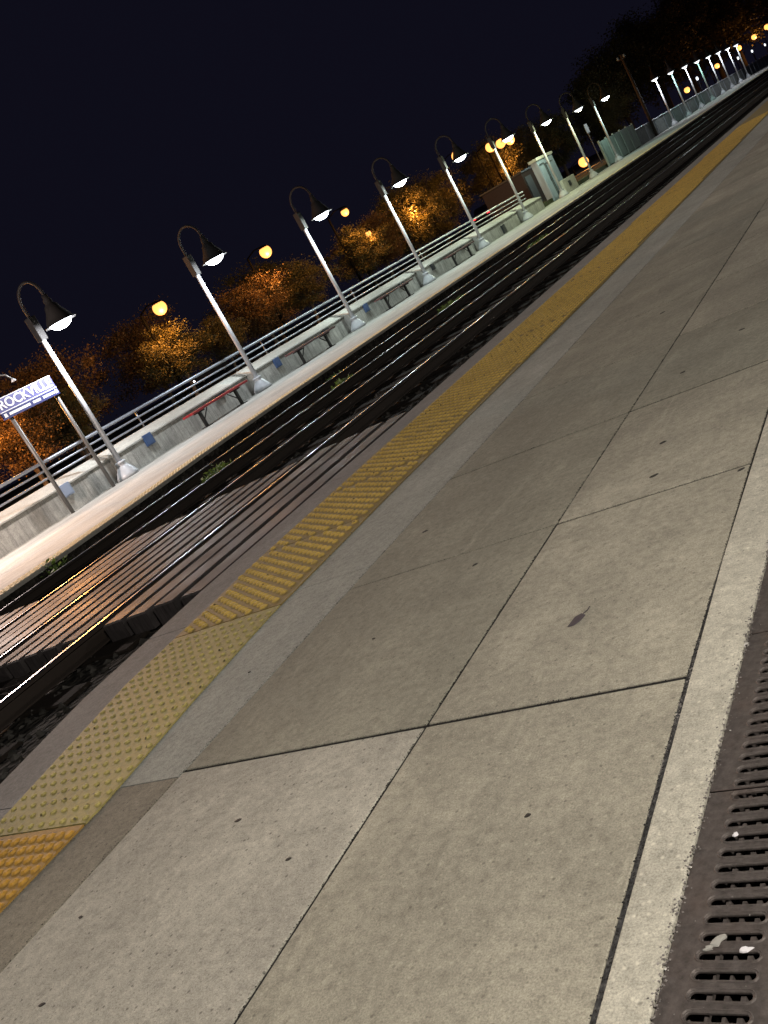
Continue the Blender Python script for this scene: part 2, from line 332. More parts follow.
# cast-iron grates
def grate_section(L, rows):
    cu = bpy.data.curves.new('grate_curve', 'CURVE'); cu.dimensions = '2D'; cu.fill_mode = 'BOTH'; cu.extrude = .0015; cu.bevel_depth = .0012; cu.bevel_resolution = 1
    def poly(pts):
        sp = cu.splines.new('POLY'); sp.points.add(len(pts)-1)
        for p, q in zip(sp.points, pts): p.co = (q[0], q[1], 0, 1)
        sp.use_cyclic_u = True
    e = .003; poly([(.004,e),(.53,e),(.53,L-e),(.004,L-e)])
    p = L/rows
    for r in range(rows):
        y = (r+.5)*p; h = .0078
        for x0, x1 in ((.045,.132),(.185,.272),(.325,.412)):
            pts = [(x0+h-h*math.sin(t), y+h*math.cos(t)) for t in [PI*k/6 for k in range(7)]] + [(x1-h+h*math.sin(t), y-h*math.cos(t)) for t in [PI*k/6 for k in range(7)]]
            poly(pts)
    o = bpy.data.objects.new('tmp', cu); COL.objects.link(o); dg = bpy.context.evaluated_depsgraph_get(); dg.update()
    me = bpy.data.meshes.new_from_object(o.evaluated_get(dg)); bpy.data.objects.remove(o); me.materials.clear(); me.materials.append(M['iron']); me.name = 'grate_plate'
    return me
GL = .48; gme = grate_section(GL, 15)
gp = thing('drain_grate', (-.65, .30, -.0125), 'cast iron drain grate section nearest the camera at lower right', 'drain grate', 'cast iron grate sections along the drain')
pl = bpy.data.objects.new('grate_plate', gme); COL.objects.link(pl); pl.parent = gp; pl.location = (0,0,.0085)
wb = MB()
for r in range(15):
    y = (r+.5)*GL/15
    for x0 in (.045,.185,.325):
        for k in (.024,.047,.069): wb.box(x0+k-.003+random.uniform(-.002,.002), y-.0095, -.012, x0+k+.003, y+.0095, .001)
for x in (.03,.152,.295,.44): wb.box(x, .01, -.06, x+.012, GL-.01, -.010)
wb.build('grate_ribs', M['iron'], gp)
rim = MB()
for r in range(15):
    y = (r+.5)*GL/15
    for x0, x1 in ((.045,.132),(.185,.272),(.325,.412)):
        ring = []
        for hh, zz in ((.0130, .0105), (.0106, .0128), (.0082, .0105)):
            c0, c1 = x0+.0078, x1-.0078
            ring.append([(c0-hh*math.sin(t), y+hh*math.cos(t), zz) for t in [PI*k/5 for k in range(6)]] + [(c1+hh*math.sin(t), y-hh*math.cos(t), zz) for t in [PI*k/5 for k in range(6)]])
        n = 12; rim.add(ring[0]+ring[1]+ring[2], [(q*n+k, q*n+(k+1)%n, q*n+n+(k+1)%n, q*n+n+k) for q in range(2) for k in range(n)])
rim.build('slot_rims', M['iron'], gp)
gl = ['second cast iron drain grate section from the bottom right corner','third cast iron drain grate section from the bottom right corner','fourth cast iron drain grate section from the bottom right corner','fifth cast iron drain grate section, beside the cracked kerb','sixth cast iron drain grate section, at the right edge of the photo']
for k in range(1, 7): dup(gp, (-.65, .30+GL*k, -.0125), gl[min(k-1,5)] if k < 6 else 'farthest visible cast iron drain grate section by the right edge')
# grit along the grate, scraps, leaf, gum
pb = MB()
def rock(mb, x, y, z, r, fl=.6):
    vs = []; ph = random.random()*6
    for (a, b) in ((0,-1),(0,0),(0,1)): pass
    t = [(1,0,0),(-1,0,0),(0,1,0),(0,-1,0),(0,0,1),(0,0,-1)]
    ca, sa = math.cos(ph), math.sin(ph)
    for q in t:
        s_ = r*random.uniform(.6, 1.2); X, Y = q[0]*s_, q[1]*s_; vs.append((x+X*ca-Y*sa, y+X*sa+Y*ca, z+q[2]*s_*fl))
    mb.add(vs, [(0,2,4),(2,1,4),(1,3,4),(3,0,4),(2,0,5),(1,2,5),(3,1,5),(0,3,5)])
for _ in range(1500):
    y = random.uniform(.6, 4.2); rock(pb, -.649+random.gauss(0,.005), y, .0, random.choice((.0013,.0018,.0024,.003)))
for _ in range(500):
    y = random.uniform(.6, 2.2); rock(pb, -.755+random.gauss(0,.003), y, -.003, random.choice((.0013,.0018,.0026)))
for _ in range(160): rock(pb, random.uniform(-.64,-.3), random.uniform(.7,2.6), -.0015, random.choice((.001,.0016)))
cb_ = MB()
for _ in range(2600):
    y = random.uniform(.6, 8); w_ = .004+.003*math.sin(y*9)+.002*math.sin(y*31); rock(cb_, -1.437+random.gauss(0, abs(w_)), y, -.001, random.uniform(.001, .0022)*(1+.25*y), .4)
for yj in YJ[4:12]:
    for _ in range(420):
        x = random.uniform(-2.38, -.80); rock(cb_, x, yj+random.gauss(0, abs(.004+.003*math.sin(x*11+yj))), -.001, random.uniform(.001, .0026), .4)
for _ in range(1500):
    y = random.uniform(.9, 8); rock(cb_, -2.382+random.gauss(0, .005+.004*abs(math.sin(y*4))), y, -.001, random.uniform(.001, .003), .4)
for _ in range(2000):
    y = random.uniform(.6, 5); k_ = .007 if math.sin(y*9+1) > .3 else .004; rock(cb_, interp(KJ, y)-.005+random.gauss(0, k_), y, -.001, random.uniform(.001, .0026), .4)
for _ in range(700):
    y = random.uniform(.9, 7); rock(cb_, interp(YR, y)+random.gauss(.004, .003), y, -.001, random.uniform(.001, .0026), .4)
tag(cb_.build('joint_crumbs', M['joint']), 'dark dirt crumbs gathered along the slab joints', 'dirt', kind='stuff')
tag(pb.build('grit', M['pebble']), 'fine pale and dark grit gathered along the drain edge and joint', 'grit', kind='stuff')
def scrap(name, x, y, rx, ry, rz, m, label, cat, z=.003, grp=None, n=9):
    ang = [2*PI*k/n for k in range(n)]; rr = [random.uniform(.5,1.25) if name not in ('gum_spot','dead_leaf') else random.uniform(.75,1.1) for _ in ang]
    out = [(rx*r*math.cos(a), ry*r*math.sin(a)) for a, r in zip(ang, rr)]
    mb = MB(); vs = [(a,b,0) for a,b in out]+[(a*.85,b*.85,.0018+random.uniform(0,.0012)) for a,b in out]+[(0,0,.003)]
    mb.add(vs, [(k,(k+1)%n,n+(k+1)%n,n+k) for k in range(n)]+[(n+k,n+(k+1)%n,2*n) for k in range(n)])
    o = mb.build(name, m); o.location = (x,y,z); o.rotation_euler = (0,0,rz); return tag(o, label, cat, grp)
scrap('paper_scrap', -.538,.932,.011,.006,.3, M['paper'], 'white scrap of paper lying on a slot of the drain grate', 'scrap', 0)
scrap('paper_scrap', -.585,1.153,.006,.004,.4, M['paper'], 'small white scrap on the grate above the grey flakes', 'scrap', 0)
scrap('grey_flake', -.578,.948,.013,.008,.9, M['scrap'], 'grey flake stuck in the drain grate beside the white scrap', 'scrap', 0)
scrap('grey_flake', -.590,.934,.008,.004,.2, M['scrap'], 'small pale grey flake left of the larger flake on the grate', 'scrap', 0)
lf = scrap('dead_leaf', -1.130,1.985,.017,.038,-.4, M['leafdead'], 'dull purple dead leaf lying flat on the middle slab', 'leaf', .0005)
sm = MB(); sm.tube([(0,.03,.001),(.004,.045,.0015),(-.003,.062,.001)], .0014, 5); sm.build('leaf_stem', M['leafdead'], lf)
gums = [(-1.16,3.18,.016,'dark gum spot on the slab, the upper of the two side by side'),(-1.12,2.87,.018,'dark gum spot just below the upper one near the second cross joint'),(-.80,2.68,.013,'dark gum spot beside the kerb joint at the right edge'),(-1.71,2.57,.013,'dark gum spot left of the long joint below the second cross joint'),(-2.08,.80,.011,'dark gum spot in the bottom left corner of the pale slab'),(-2.235,1.05,.010,'dark gum spot near the orange tactile panel'),(-1.60,1.19,.009,'dark gum spot on the pale slab close to the long joint'),(-1.26,3.75+.3,.016,'dark gum spot on the slab beyond the third cross joint'),(-1.95,2.2,.009,'small dark gum spot on the brown slab')]
for x, y, r, lb in gums: scrap('gum_spot', x, y, r, r*.62, random.uniform(-.3,.6), M['gum'], lb, 'gum spot', -.0008, 'dark gum spots on the paving')

for x, y, r_, lb in ((-1.0,1.25,.008,'tiny dark gum spot on the large front slab, nearest the kerb'),(-1.9,1.35,.012,'dark gum spot high on the pale slab below the first cross joint'),(-2.2,3.1,.016,'dark gum spot on the brown slab beside the grey border'),(-1.05,4.4,.018,'dark gum spot far up the right hand slabs'),(-1.7,5.6,.02,'distant dark gum spot left of the long joint'),(-2.55,2.2,.008,'small dark gum spot on the grey border strip')):
    scrap('gum_spot', x, y, r_, r_*.7, random.uniform(-.5,.8), M['gum'], lb, 'gum spot', -.0008, 'dark gum spots on the paving')

# ------------------------------------------------------------------ track bed
ZR = -.18
struct(MB().box(-11.2, -4, -.9, -3.95, YEND+30, -.345).build('ballast_bed', M['ballast']))
st = MB()
for _ in range(5200):
    y = abs(random.gauss(0, 1))*9 + .3; x = random.uniform(-11.1, -3.98)
    if 3.9 < y < 7.3: continue
    rock(st, x, y, -.34, random.uniform(.018,.045), .8)
for _ in range(900): rock(st, random.uniform(-4.5,-3.95), abs(random.gauss(0,1))*9+.5, -.32, random.uniform(.02,.05), .8)
tag(st.build('ballast_stones', M['stone']), 'loose dark ballast stones in the track bed', 'ballast', kind='stuff')
railprof = [(-.065,-.14),(.065,-.14),(.065,-.128),(.012,-.115),(.010,-.045),(.034,-.034),(.034,-.010),(.019,0),(-.019,0),(-.034,-.010),(-.034,-.034),(-.010,-.045),(-.012,-.115),(-.065,-.128)]
slp = None
for (xa, xb, lb) in ((-7.34, -5.875, 'near railway track with two shiny rails, beside the yellow tactile platform'), (-10.03, -8.70, 'far railway track with two shiny rails, beside the lamp-lit platform')):
    t = thing('railway_track', (xa, 0, ZR), lb, 'railway track', 'railway tracks')
    for x in (0, xb-xa):
        mb = MB(); mb.prism(railprof, -4, YEND+30); o = mb.build('rail', [M['rail'], M['railhead']], t); o.location = (x, 0, 0)
        for p in o.data.polygons:
            if p.normal.z > .3 and p.center.z > -.02: p.material_index = 1
    mb = MB(); mb.slab(-1.3, -.12, 1.3, .12, -.143, -.26, .01)
    first = None
    for k in range(100):
        if first is None: first = mb.build('sleeper', M['sleeper'], t); o = first
        else: o = first.copy(); COL.objects.link(o); o.parent = t
        o.location = ((xb-xa)/2, -1.5+.6*k, 0)
    mb = MB()
    for k in range(100, 260): mb.slab((xb-xa)/2-1.3, -1.62+.6*k, (xb-xa)/2+1.3, -1.38+.6*k, -.143, -.26, .01)
    tag(mb.build('sleepers_far', M['sleeper'], t), kind='stuff')
    reg(t)
# pedestrian crossing of planks laid along the track
cr = thing('plank_crossing', (0, 5.6, ZR), 'dark wet plank crossing laid over the tracks at lower left', 'crossing')
def planks(x0, x1, y0, y1):
    w = .27; n = max(1, round((x1-x0)/w)); w = (x1-x0)/n
    for i in range(n):
        mb = MB(); z = -.006+random.uniform(-.006,.004)
        a = x0+i*w+.035; b = x0+(i+1)*w-.035
        mb.slab(a, y0-5.6+random.uniform(-.008,.008), b, y1-5.6+random.uniform(-.008,.008), z, -.15, .012); mb.build('plank', M['plank'], cr)
planks(-5.79, -4.62, 4.03, 7.25); planks(-7.25, -5.97, 3.95, 7.15); planks(-8.62, -7.43, 3.95, 6.9); planks(-9.95, -8.80, 4.0, 5.75)
# weeds
def weed(x, y, z, r, h, n, label):
    mb = MB(); 
    for _ in range(n):
        a = random.random()*2*PI; q = r*math.sqrt(random.random()); px, py = x+q*math.cos(a), y+q*math.sin(a); hh = h*random.uniform(.3,1)*(1-.5*q/r)
        ln = Vector((random.gauss(0,.35), random.gauss(0,.35), 1)).normalized()
        for k in range(4):
            c = Vector((px,py,z)) + ln*hh*(k+1)/4; d = Vector((random.gauss(0,1),random.gauss(0,1),random.gauss(.1,.5))).normalized(); s_ = d.cross(Vector((random.gauss(0,.4),random.gauss(0,.4),1))).normalized(); L = random.uniform(.05,.10); W = L*.3
            mb.add([c, c+d*L*.5+s_*W, c+d*L, c+d*L*.5-s_*W], [(0,1,2,3)])
    st_ = MB()
    for _ in range(max(6, n//8)):
        a = random.random()*2*PI; q = r*.7*random.random(); st_.tube([(x+q*math.cos(a),y+q*math.sin(a),z-.03),(x+q*1.1*math.cos(a),y+q*1.1*math.sin(a),z+h*.7)], .005, 4)
    t = thing('weed_clump', (x,y,z), label, 'weed', 'weeds growing in the track bed')
    for b, nm, m in ((mb,'leaves','leaf_w'),(st_,'stems','leaf_w')):
        o = b.build(nm, M[m], t); o.matrix_parent_inverse = Matrix.Translation((-x,-y,-z))
weed(-10.42, 7.15, -.34, .28, .32, 260, 'largest bright green weed clump beside the far platform edge')
weed(-10.50, 6.55, -.34, .14, .16, 60, 'small green weed clump left of the largest one')
weed(-9.35, 9.5, -.34, .22, .22, 150, 'green weed clump between the rails of the far track')
weed(-9.3, 13.2, -.34, .25, .16, 110, 'low weed clump farther along between the far rails')
weed(-9.4, 18.2, -.34, .35, .16, 120, 'low weed clump far along between the far rails')
weed(-10.7, 15, -.34, .25, .14, 90, 'thin weed clump close under the far platform')
weed(-9.3, 24, -.34, .4, .18, 130, 'most distant low weed clump between the far rails')

# ------------------------------------------------------------------ far platform (z = -.08)
ZF = -.08
FE = [(-4,-10.35),(7.5,-10.38),(9,-10.5),(11,-10.8),(14,-11.0),(60,-11.1),(100,-11.3),(140,-11.3)]
WX = -15.62
fp = MB(); W_ = [(-4, WX-.6),(140, WX-.6)]
for a, b in zip(range(-4, 132, 4), range(0, 136, 4)): strip(fp, W_, FE, a+.004, b-.004, ZF, ZF-.5, 0, -.45)
struct(fp.build('far_platform', M['farplat']))
fc = MB(); strip(fc, FE, FE, -4, YEND, ZF, ZF-.6, -.448, 0); struct(fc.build('far_platform_edge', M['farplat']))
ff = MB(); strip(ff, FE, FE, -4, YEND, ZF-.05, ZF-.6, .0, .012); struct(ff.build('far_platform_face_shade', M['ballast']))  # thin strip in dark ballast colour, stands in for shade on the face
FT0 = [(y, x-.40) for y, x in FE]; FT1 = [(y, x-.02) for y, x in FE]
ft = MB(); strip(ft, FT0, FT1, 4, YEND, ZF+.006, ZF-.02)
def fdomes(y0, y1, pitch, r, n):
    y = y0
    while y < y1:
        xb = interp(FT1, y)-.03
        for i in range(int(.34/pitch)+1):
            x = xb-i*pitch
            ft.add([(x+r*math.cos(2*PI*j/n), y+r*math.sin(2*PI*j/n), ZF+.006) for j in range(n)]+[(x+.5*r*math.cos(2*PI*j/n), y+.5*r*math.sin(2*PI*j/n), ZF+.014) for j in range(n)], [(j,(j+1)%n,n+(j+1)%n,n+j) for j in range(n)]+[tuple(range(n,2*n))])
        y += pitch*1.25
fdomes(6, 26, .07, .026, 6)
struct(ft.build('far_tactile_strip', M['tac_far']))
gt = MB(); gt.box(WX+.06, -4, ZF-.02, WX+.12, 42.5, ZF+.012); struct(gt.build('wall_foot_kerb', M['cap']))
# land behind
struct(MB().box(-21, -10, -.9, WX-.5, 260, .12).build('verge', M['earth']))
struct(MB().box(-34, -10, -.9, -21, 260, .15).build('street', M['asphalt']))
gd = MB(); gd.box(-400, -200, -1.2, -34, 500, .10); gd.box(-34, 260, -1.2, 400, 500, .0); gd.box(5, -200, -1.2, 400, 260, -.05); gd.box(-34,-200,-1.2,5,-10,-.95)
struct(gd.build('ground', M['earth']))

# retaining wall in bays, open at each lamp post
PY0, PD, PX = 13.40, 5.24, -15.45
wl = thing('retaining_wall', (WX, 0, ZF), 'low pale concrete retaining wall with sloped cap behind the far platform', 'wall')
def wallbay(y0, y1, xf):
    b = MB(); b.prism([(xf, 0), (xf, .50), (-.30, .50), (-.30, 0)], y0, y1); b.build('wall_face', M['wall'], wl, bevel=.008)
    c = MB(); c.prism([(xf+.03, .503), (xf+.03, .545), (-.50, .70), (-.62, .70), (-.62, .45), (-.303, .45), (-.303,.503)], y0-.01, y1+.01); c.build('wall_cap', M['cap'], wl, bevel=.008)
for k in range(-3, 6):
    p = PY0+PD*k
    y1 = p+PD-.75
    if k == 5: y1 = 42.4
    wallbay(p+.12, y1, .0)
    if k < 5: wallbay(y1+.003+.01, p+PD+.12-.023, -.20)
    if k == 2 or k == 4: pass
rl = thing('wall_railing', (WX-.55, 0, ZF+.66), 'three-bar grey metal railing running along the top of the retaining wall', 'railing')
for z, r in ((.46,.036),(.30,.022),(.14,.022)): 
    MB().tube([(0,-4,z),(0,42.2,z)], r, 8).build('rail_bar', M['rail_tube'], rl, True)
fpst = None
for k in range(9):
    y = -.5+5.24*k
    if fpst is None:
        fpst = MB().tube([(0,0,0),(0,0,.46)], .02, 8).build('post', M['rail_tube'], rl, True); o = fpst
    else: o = fpst.copy(); COL.objects.link(o); o.parent = rl
    o.location = (-.045, y, 0)

# ------------------------------------------------------------------ lamp posts
def lamp_post(loc, label, rz=0, lens='lens'):
    t = thing('platform_lamp', loc, label, 'lamp post', 'gooseneck lamp posts along the platform', rz)
    MB().lathe([(.0,0),(.24,0),(.25,.05),(.22,.10),(.19,.16),(.13,.25),(.095,.30),(.095,.315),(.12,.33),(.12,.36),(.085,.375),(.0,.375)], 16).build('pedestal', M['pole'], t, True)
    MB().tube([(0,0,.36),(0,0,3.22)], [.060,.050], 14).build('pole', M['pole'], t, True)
    MB().box(-.085,-.085,3.2,.085,.085,3.72).build('sleeve', M['hood'], t, bevel=.015)
    arc = [(0,0,3.68)] + [(.36-.36*math.cos(a), 0, 3.93+.37*math.sin(a)) for a in [PI*k/14 for k in range(15)]] + [(.72,0,3.84)]
    MB().tube(arc, .03, 8).build('gooseneck_arm', M['hood'], t, True)
    hd = MB(); hd.lathe([(.0,3.90),(.055,3.90),(.06,3.82),(.085,3.78),(.085,3.70),(.13,3.67),(.17,3.55),(.25,3.41),(.28,3.33),(.335,3.30),(.335,3.285),(.27,3.31),(.24,3.39),(.12,3.60),(.0,3.64)], 22, (.72,0,0)); h = hd.build('hood', M['hood'], t, True)
    MB().lathe([(.0,3.17),(.10,3.185),(.19,3.23),(.24,3.30),(.24,3.34),(0,3.345)], 20, (.72,0,0)).build('lens', M[lens], t, True)
    return t
def plight(name, loc, P, col, r=.08):
    l = bpy.data.lights.new(name, 'POINT'); l.energy = P; l.color = col; l.shadow_soft_size = r
    o = bpy.data.objects.new(name, l); COL.objects.link(o); o.location = loc; return o
WHITE = (.86, .97, 1.0); 
ordn = ['first','second','third','fourth','fifth','sixth','seventh','eighth','ninth']
L0 = lamp_post((PX, PY0, ZF), 'nearest gooseneck lamp post, just right of the station name sign'); reg(L0)
desc = {1:'second gooseneck lamp post from the left, between the first and second benches',2:'third gooseneck lamp post from the left, beside the blue box after the second bench',3:'fourth gooseneck lamp post from the left, between the third and fourth benches',4:'fifth gooseneck lamp post from the left, with an orange street light behind its hood',5:'sixth gooseneck lamp post from the left, at the end of the retaining wall',6:'seventh gooseneck lamp post, standing in front of the tall pale cabinet',7:'eighth gooseneck lamp post, dim, between the cabinet and the fence',8:'ninth gooseneck lamp post, in front of the pale green fence panels'}
nth = {11:'tenth',12:'eleventh',13:'twelfth',14:'thirteenth',15:'fourteenth',16:'fifteenth',17:'sixteenth',18:'seventeenth'}
COLS = {0:(.95,.97,1),1:(.88,.96,1),2:(.86,1,.95),3:(.86,1,.93),4:(.86,1,.82),5:(.86,1,.64),6:(.88,1,.6),7:(.92,1,.6),8:(.7,1,.85),12:(.6,1,.9),14:(.5,1,.8)}
PW = {7: 110, 8: 130, 11: 210, 12: 90, 13: 150, 14: 80, 15: 190, 16: 110, 17: 210, 18: 60}
def lampglow(x, y, zf, rz, P, c):
    dx, dy = .72*math.cos(rz), .72*math.sin(rz); plight('lamp_light', (x+dx, y+dy, zf+3.09), P*(1.3 if zf < 0 else 1), c)
lampglow(PX, PY0, ZF, 0, 330, COLS[0])
for i in range(1, 19):
    if i in (9, 10): continue
    y = PY0+PD*i; rz = 0 if i <= 8 else math.radians(-80)
    lb = desc.get(i) or 'distant gooseneck lamp post, %s from the left, beyond the wooden utility pole' % nth[i]
    c = dup(L0, (PX, y, ZF), lb, rz)
    if i == 7 or i > 8:
        for q in c.children:
            if q.name.startswith('lens'): q.data = q.data.copy(); q.data.materials[0] = M['lens_dim']
    lampglow(PX, y, ZF, rz, PW.get(i, 250 if i <= 6 else 210), COLS.get(i, (.92,.95,1)))
# one more just outside the left edge, warm
dup(L0, (PX, PY0-PD, ZF), 'gooseneck lamp post just outside the left edge of the photo', 0); lampglow(PX, PY0-PD, ZF, 0, 1000, (1,.80,.70))
dup(L0, (PX, PY0-2*PD, ZF), 'gooseneck lamp post well outside the left edge of the photo', 0); lampglow(PX, PY0-2*PD, ZF, 0, 350, (1,.84,.74))
# the same lamps on this platform, to the right of and behind the photographer
for k, (y, P) in enumerate(((-.2, 790), (10.7, 170), (21.2, 200), (31.7, 200), (42.2,200), (57.9,200), (-9.5, 150))):
    dup(L0, (2.3, y, 0), ['gooseneck lamp post of the near platform, beside the photographer','gooseneck lamp post of the near platform, first ahead','gooseneck lamp post of the near platform, second ahead','gooseneck lamp post of the near platform, third ahead','gooseneck lamp post of the near platform, fourth ahead','gooseneck lamp post of the near platform, fifth ahead','gooseneck lamp post of the near platform, behind the photographer'][k], PI)
    lampglow(2.3, y, 0, PI, P, (1,.93,.80))

# ------------------------------------------------------------------ benches, boxes
def bench(loc, label, m):
    t = thing('platform_bench', loc, label, 'bench', 'backless benches along the retaining wall')
    for k in range(3): MB().box(-.17+.12*k, -1.12, .405, -.065+.12*k, 1.12, .455).build('seat_slat', m, t, bevel=.008)
    for y in (-.72, .72):
        b = MB(); b.box(-.03,y-.035,.02,.03,y+.035,.37); b.box(-.17,y-.03,.37,.17,y+.03,.403); b.box(-.15,y-.045,0,.15,y+.045,.02); b.build('leg', M['bench_leg'], t)
    b = MB()
    for s in (-1, 1): b.tube([(0,s*.70,.16),(0,s*.42,.385)], .014, 6)
    b.build('brace', M['bench_leg'], t)
    return t
B0 = bench((-15.28, 16.75, ZF), 'nearest bench, bright red top on black legs against the wall', M['bench_red'])
B1 = bench((-15.28, 21.2, ZF), 'second bench from the left, dull brown-red top, between second and third lamp posts', M['bench_brown']); reg(B1)
dup(B1, (-15.28, 26.45, ZF), 'third bench from the left, brown top, between third and fourth lamp posts')
dup(B1, (-15.28, 31.9, ZF), 'farthest bench, brown top, between fourth and fifth lamp posts')
def wbox(y, z, s, m, label, h=None):
    h = h or s; t = thing('wall_box', (WX, y, z), label, 'wall box', 'small boxes fixed to the retaining wall')
    MB().box(0, -s/2, -h/2, .06, s/2, h/2).build('case', m, t, bevel=.008)
    MB().box(.0602, -s/2+.03, -h/2+.03, .066, s/2-.03, h/2-.03).build('cover', m, t)
for y, z, s, m, lb in ((14.55,.36,.26,'box_blue','dark blue square box on the wall right of the nearest lamp post'),(19.85,.32,.25,'box_blue','blue square box on the wall just left of the second bench'),(25.0,.32,.25,'box_blue','blue square box on the wall just left of the third bench'),(30.1,.32,.22,'box_dark','dark box on the wall just left of the farthest bench'),(37.1,.12,.34,'box_dark','black box low on the wall between the fifth and sixth lamp posts'),(11.98,.36,.26,'box_pale','pale blue box on the wall behind the left sign post')):
    wbox(y, z, s, M[m], lb)
for y, lb in ((17.3,'small dark plate on the wall behind the red bench'),(22.5,'small dark plate on the wall behind the second bench'),(27.6,'small dark plate on the wall behind the third bench'),(32.9,'small dark plate on the wall behind the farthest bench')):
    wbox(y, .37, .34, M['box_dark'], lb, .09)

# ------------------------------------------------------------------ station name sign
SX = -15.35
sg = thing('station_sign', (SX, 12.28, ZF), 'white and blue station name sign reading ROCKVILLE on two posts', 'sign')
for y in (-.60, .60): MB().tube([(-.05, y, 0), (-.05, y, 2.20)], .04, 10).build('post', M['signpost'], sg, True)
pn = MB().box(-.015, -.80, 2.165, .015, .66, 2.52).build('name_board', M['sign_face'], sg)
fr = MB()
for a in ((-.80,2.52,.66,2.535),(-.80,2.265,.66,2.280)): fr.box(-.02, a[0], a[1], .0185, a[2], a[3])
fr.build('board_edge', M['sign_white'], pn)
bs = MB().box(-.02, -.80, 2.13, .0195, .66, 2.262).build('lower_strip', M['sign_blue'], sg)
def text(s_, size, y, z, x, m, parent, nm, w=None):
    cu = bpy.data.curves.new(nm, 'FONT'); cu.body = s_; cu.size = size; cu.extrude = .002; cu.align_x = 'CENTER'; cu.align_y = 'CENTER'; cu.offset = .0045
    o = bpy.data.objects.new(nm, cu); COL.objects.link(o); dg = bpy.context.evaluated_depsgraph_get(); dg.update()
    me = bpy.data.meshes.new_from_object(o.evaluated_get(dg)); bpy.data.objects.remove(o)
    me.transform(Matrix.Rotation(PI/2, 4, 'Z') @ Matrix.Rotation(PI/2, 4, 'X'))
    xs = [v.co.y for v in me.vertices]; k = w/(max(xs)-min(xs)) if w else 1
    for v in me.vertices: v.co.y *= k
    me.materials.clear(); me.materials.append(m); o = bpy.data.objects.new(nm, me); COL.objects.link(o); o.parent = parent; o.location = (x, y, z); return o
text('ROCKVILLE', .25, -.07, 2.398, .018, M['sign_white'], pn, 'lettering', 1.36)
lb = MB()
for a, b in ((-.64,-.10),(-.03,.17),(.24,.54)): lb.box(.0197, a, 2.175, .0215, b, 2.222)
for y in (-.73, .60): lb.prism([(0,0)]*0 or [(.0197,2.165),(.0215,2.165),(.0215,2.235),(.0197,2.235)], y-.035, y+.035)
lb.build('small_print_bars', M['sign_white'], bs)
sa = MB(); sa.tube([(-.05,-.62,2.2),(-.06,-.62,2.75),(-.03,-.55,2.90),(0,-.40,2.93),(.03,-.25,2.88),(.05,-.17,2.76)], .014, 6); sa.build('sign_light_arm', M['signpost'], sg, True)
MB().lathe([(.02,.05),(.05,.0),(.048,-.004),(.0,-.01)], 10, (.05,-.17,2.71)).build('sign_light_head', M['pole'], sg, True)

# ------------------------------------------------------------------ cabinet, brick hut, fence, poles
cb = thing('equipment_cabinet', (-16.05, 45.9, ZF), 'tall pale blue-grey equipment cabinet behind the seventh lamp post', 'cabinet')
MB().box(-.35,-.75,0,.0,1.6,2.02).build('body', M['cab'], cb, bevel=.02)
MB().box(-.4,-.81,2.02,.06,1.66,2.16).build('roof', M['cap'], cb, bevel=.02)
b = MB().box(.002,-.70,.1,.03,-.08,1.75).build('door', M['cab'], cb, bevel=.01); MB().box(.032,-.72,1.78,.045,-.05,1.84).build('drip_bar', M['cab_dark'], cb)
MB().box(.031,-.14,.9,.05,-.105,1.1).build('handle', M['cab_dark'], b)
for y in (-.04,.14): MB().box(.002,y,.0,.03,y+.07,1.78).build('conduit', M['cab_dark'], cb)
MB().box(.002,.3,1.72,.02,1.3,1.77).build('vent', M['cab_dark'], cb)
cc = thing('concrete_block', (-15.75, 47.3, ZF), 'low square pale concrete block in front of the cabinet', 'concrete block')
MB().box(-.25,-1.0,0,.0,1.0,.68).build('block', M['cap'], cc, bevel=.02); MB().box(.001,-.25,.25,.02,.1,.5).build('plate', M['box_dark'], cc)
hb = thing('brick_hut', (-19.3, 50.3, .12), 'low dark brick hut left of the pale cabinet', 'hut')
MB().box(-1.2,-2.2,0,1.2,2.2,1.75).build('wall', M['brick'], hb); MB().box(-1.3,-2.3,1.75,1.3,2.3,1.85).build('roof', M['box_dark'], hb, bevel=.02)
MB().box(1.201,-2,0,1.23,-1.1,1.5).build('door', M['cab_dark'], hb)
fn = thing('panel_fence', (-15.95, 55, ZF), 'tall pale green panel fence behind the ninth lamp post', 'fence')
for k in range(5): MB().box(-.03, 1.55*k+.03, .05, .03, 1.55*k+1.52, 1.42).build('fence_panel', M['fence'], fn, bevel=.01)
for k in range(6): MB().box(-.05, 1.55*k-.045, 0, .05, 1.55*k+.025, 1.5).build('fence_post', M['fence'], fn)
f2 = thing('mesh_fence', (-16.1, 63, ZF), 'long low grey fence with a pale top rail under the distant lamp posts', 'fence')
for k in range(24): MB().box(-.02, 2.9*k+.05, .03, .02, 2.9*k+2.85, .98).build('fence_panel', M['mesh_fence'], f2)
for k in range(25): MB().box(-.04, 2.9*k-.045, 0, .04, 2.9*k+.045, 1.08).build('fence_post', M['rail_tube'], f2)
MB().tube([(0.03,0,1.02),(0.03,69.6,1.02)], .035, 6).build('top_rail', M['rail_tube'], f2)
up = thing('utility_pole', (-16.0, 67.6, ZF), 'tall dark wooden utility pole with a short crossarm', 'utility pole')
MB().tube([(0,0,0),(.05,-.3,5.6)], [.11,.075], 10).build('pole', M['wood'], up, True)
MB().box(-.26,-.34,5.30,.26,-.25,5.36).build('crossarm', M['wood'], up)
for x in (-.22,.22): MB().lathe([(0,0),(.06,0),(.08,.06),(.05,.12),(.07,.16),(0,.2)], 8, (x,-.3,5.36)).build('insulator', M['cab'], up)
ss = thing('small_panel_sign', (-18, 60.9, .12), 'small dim grey square panel on a thin post above the green fence', 'sign')
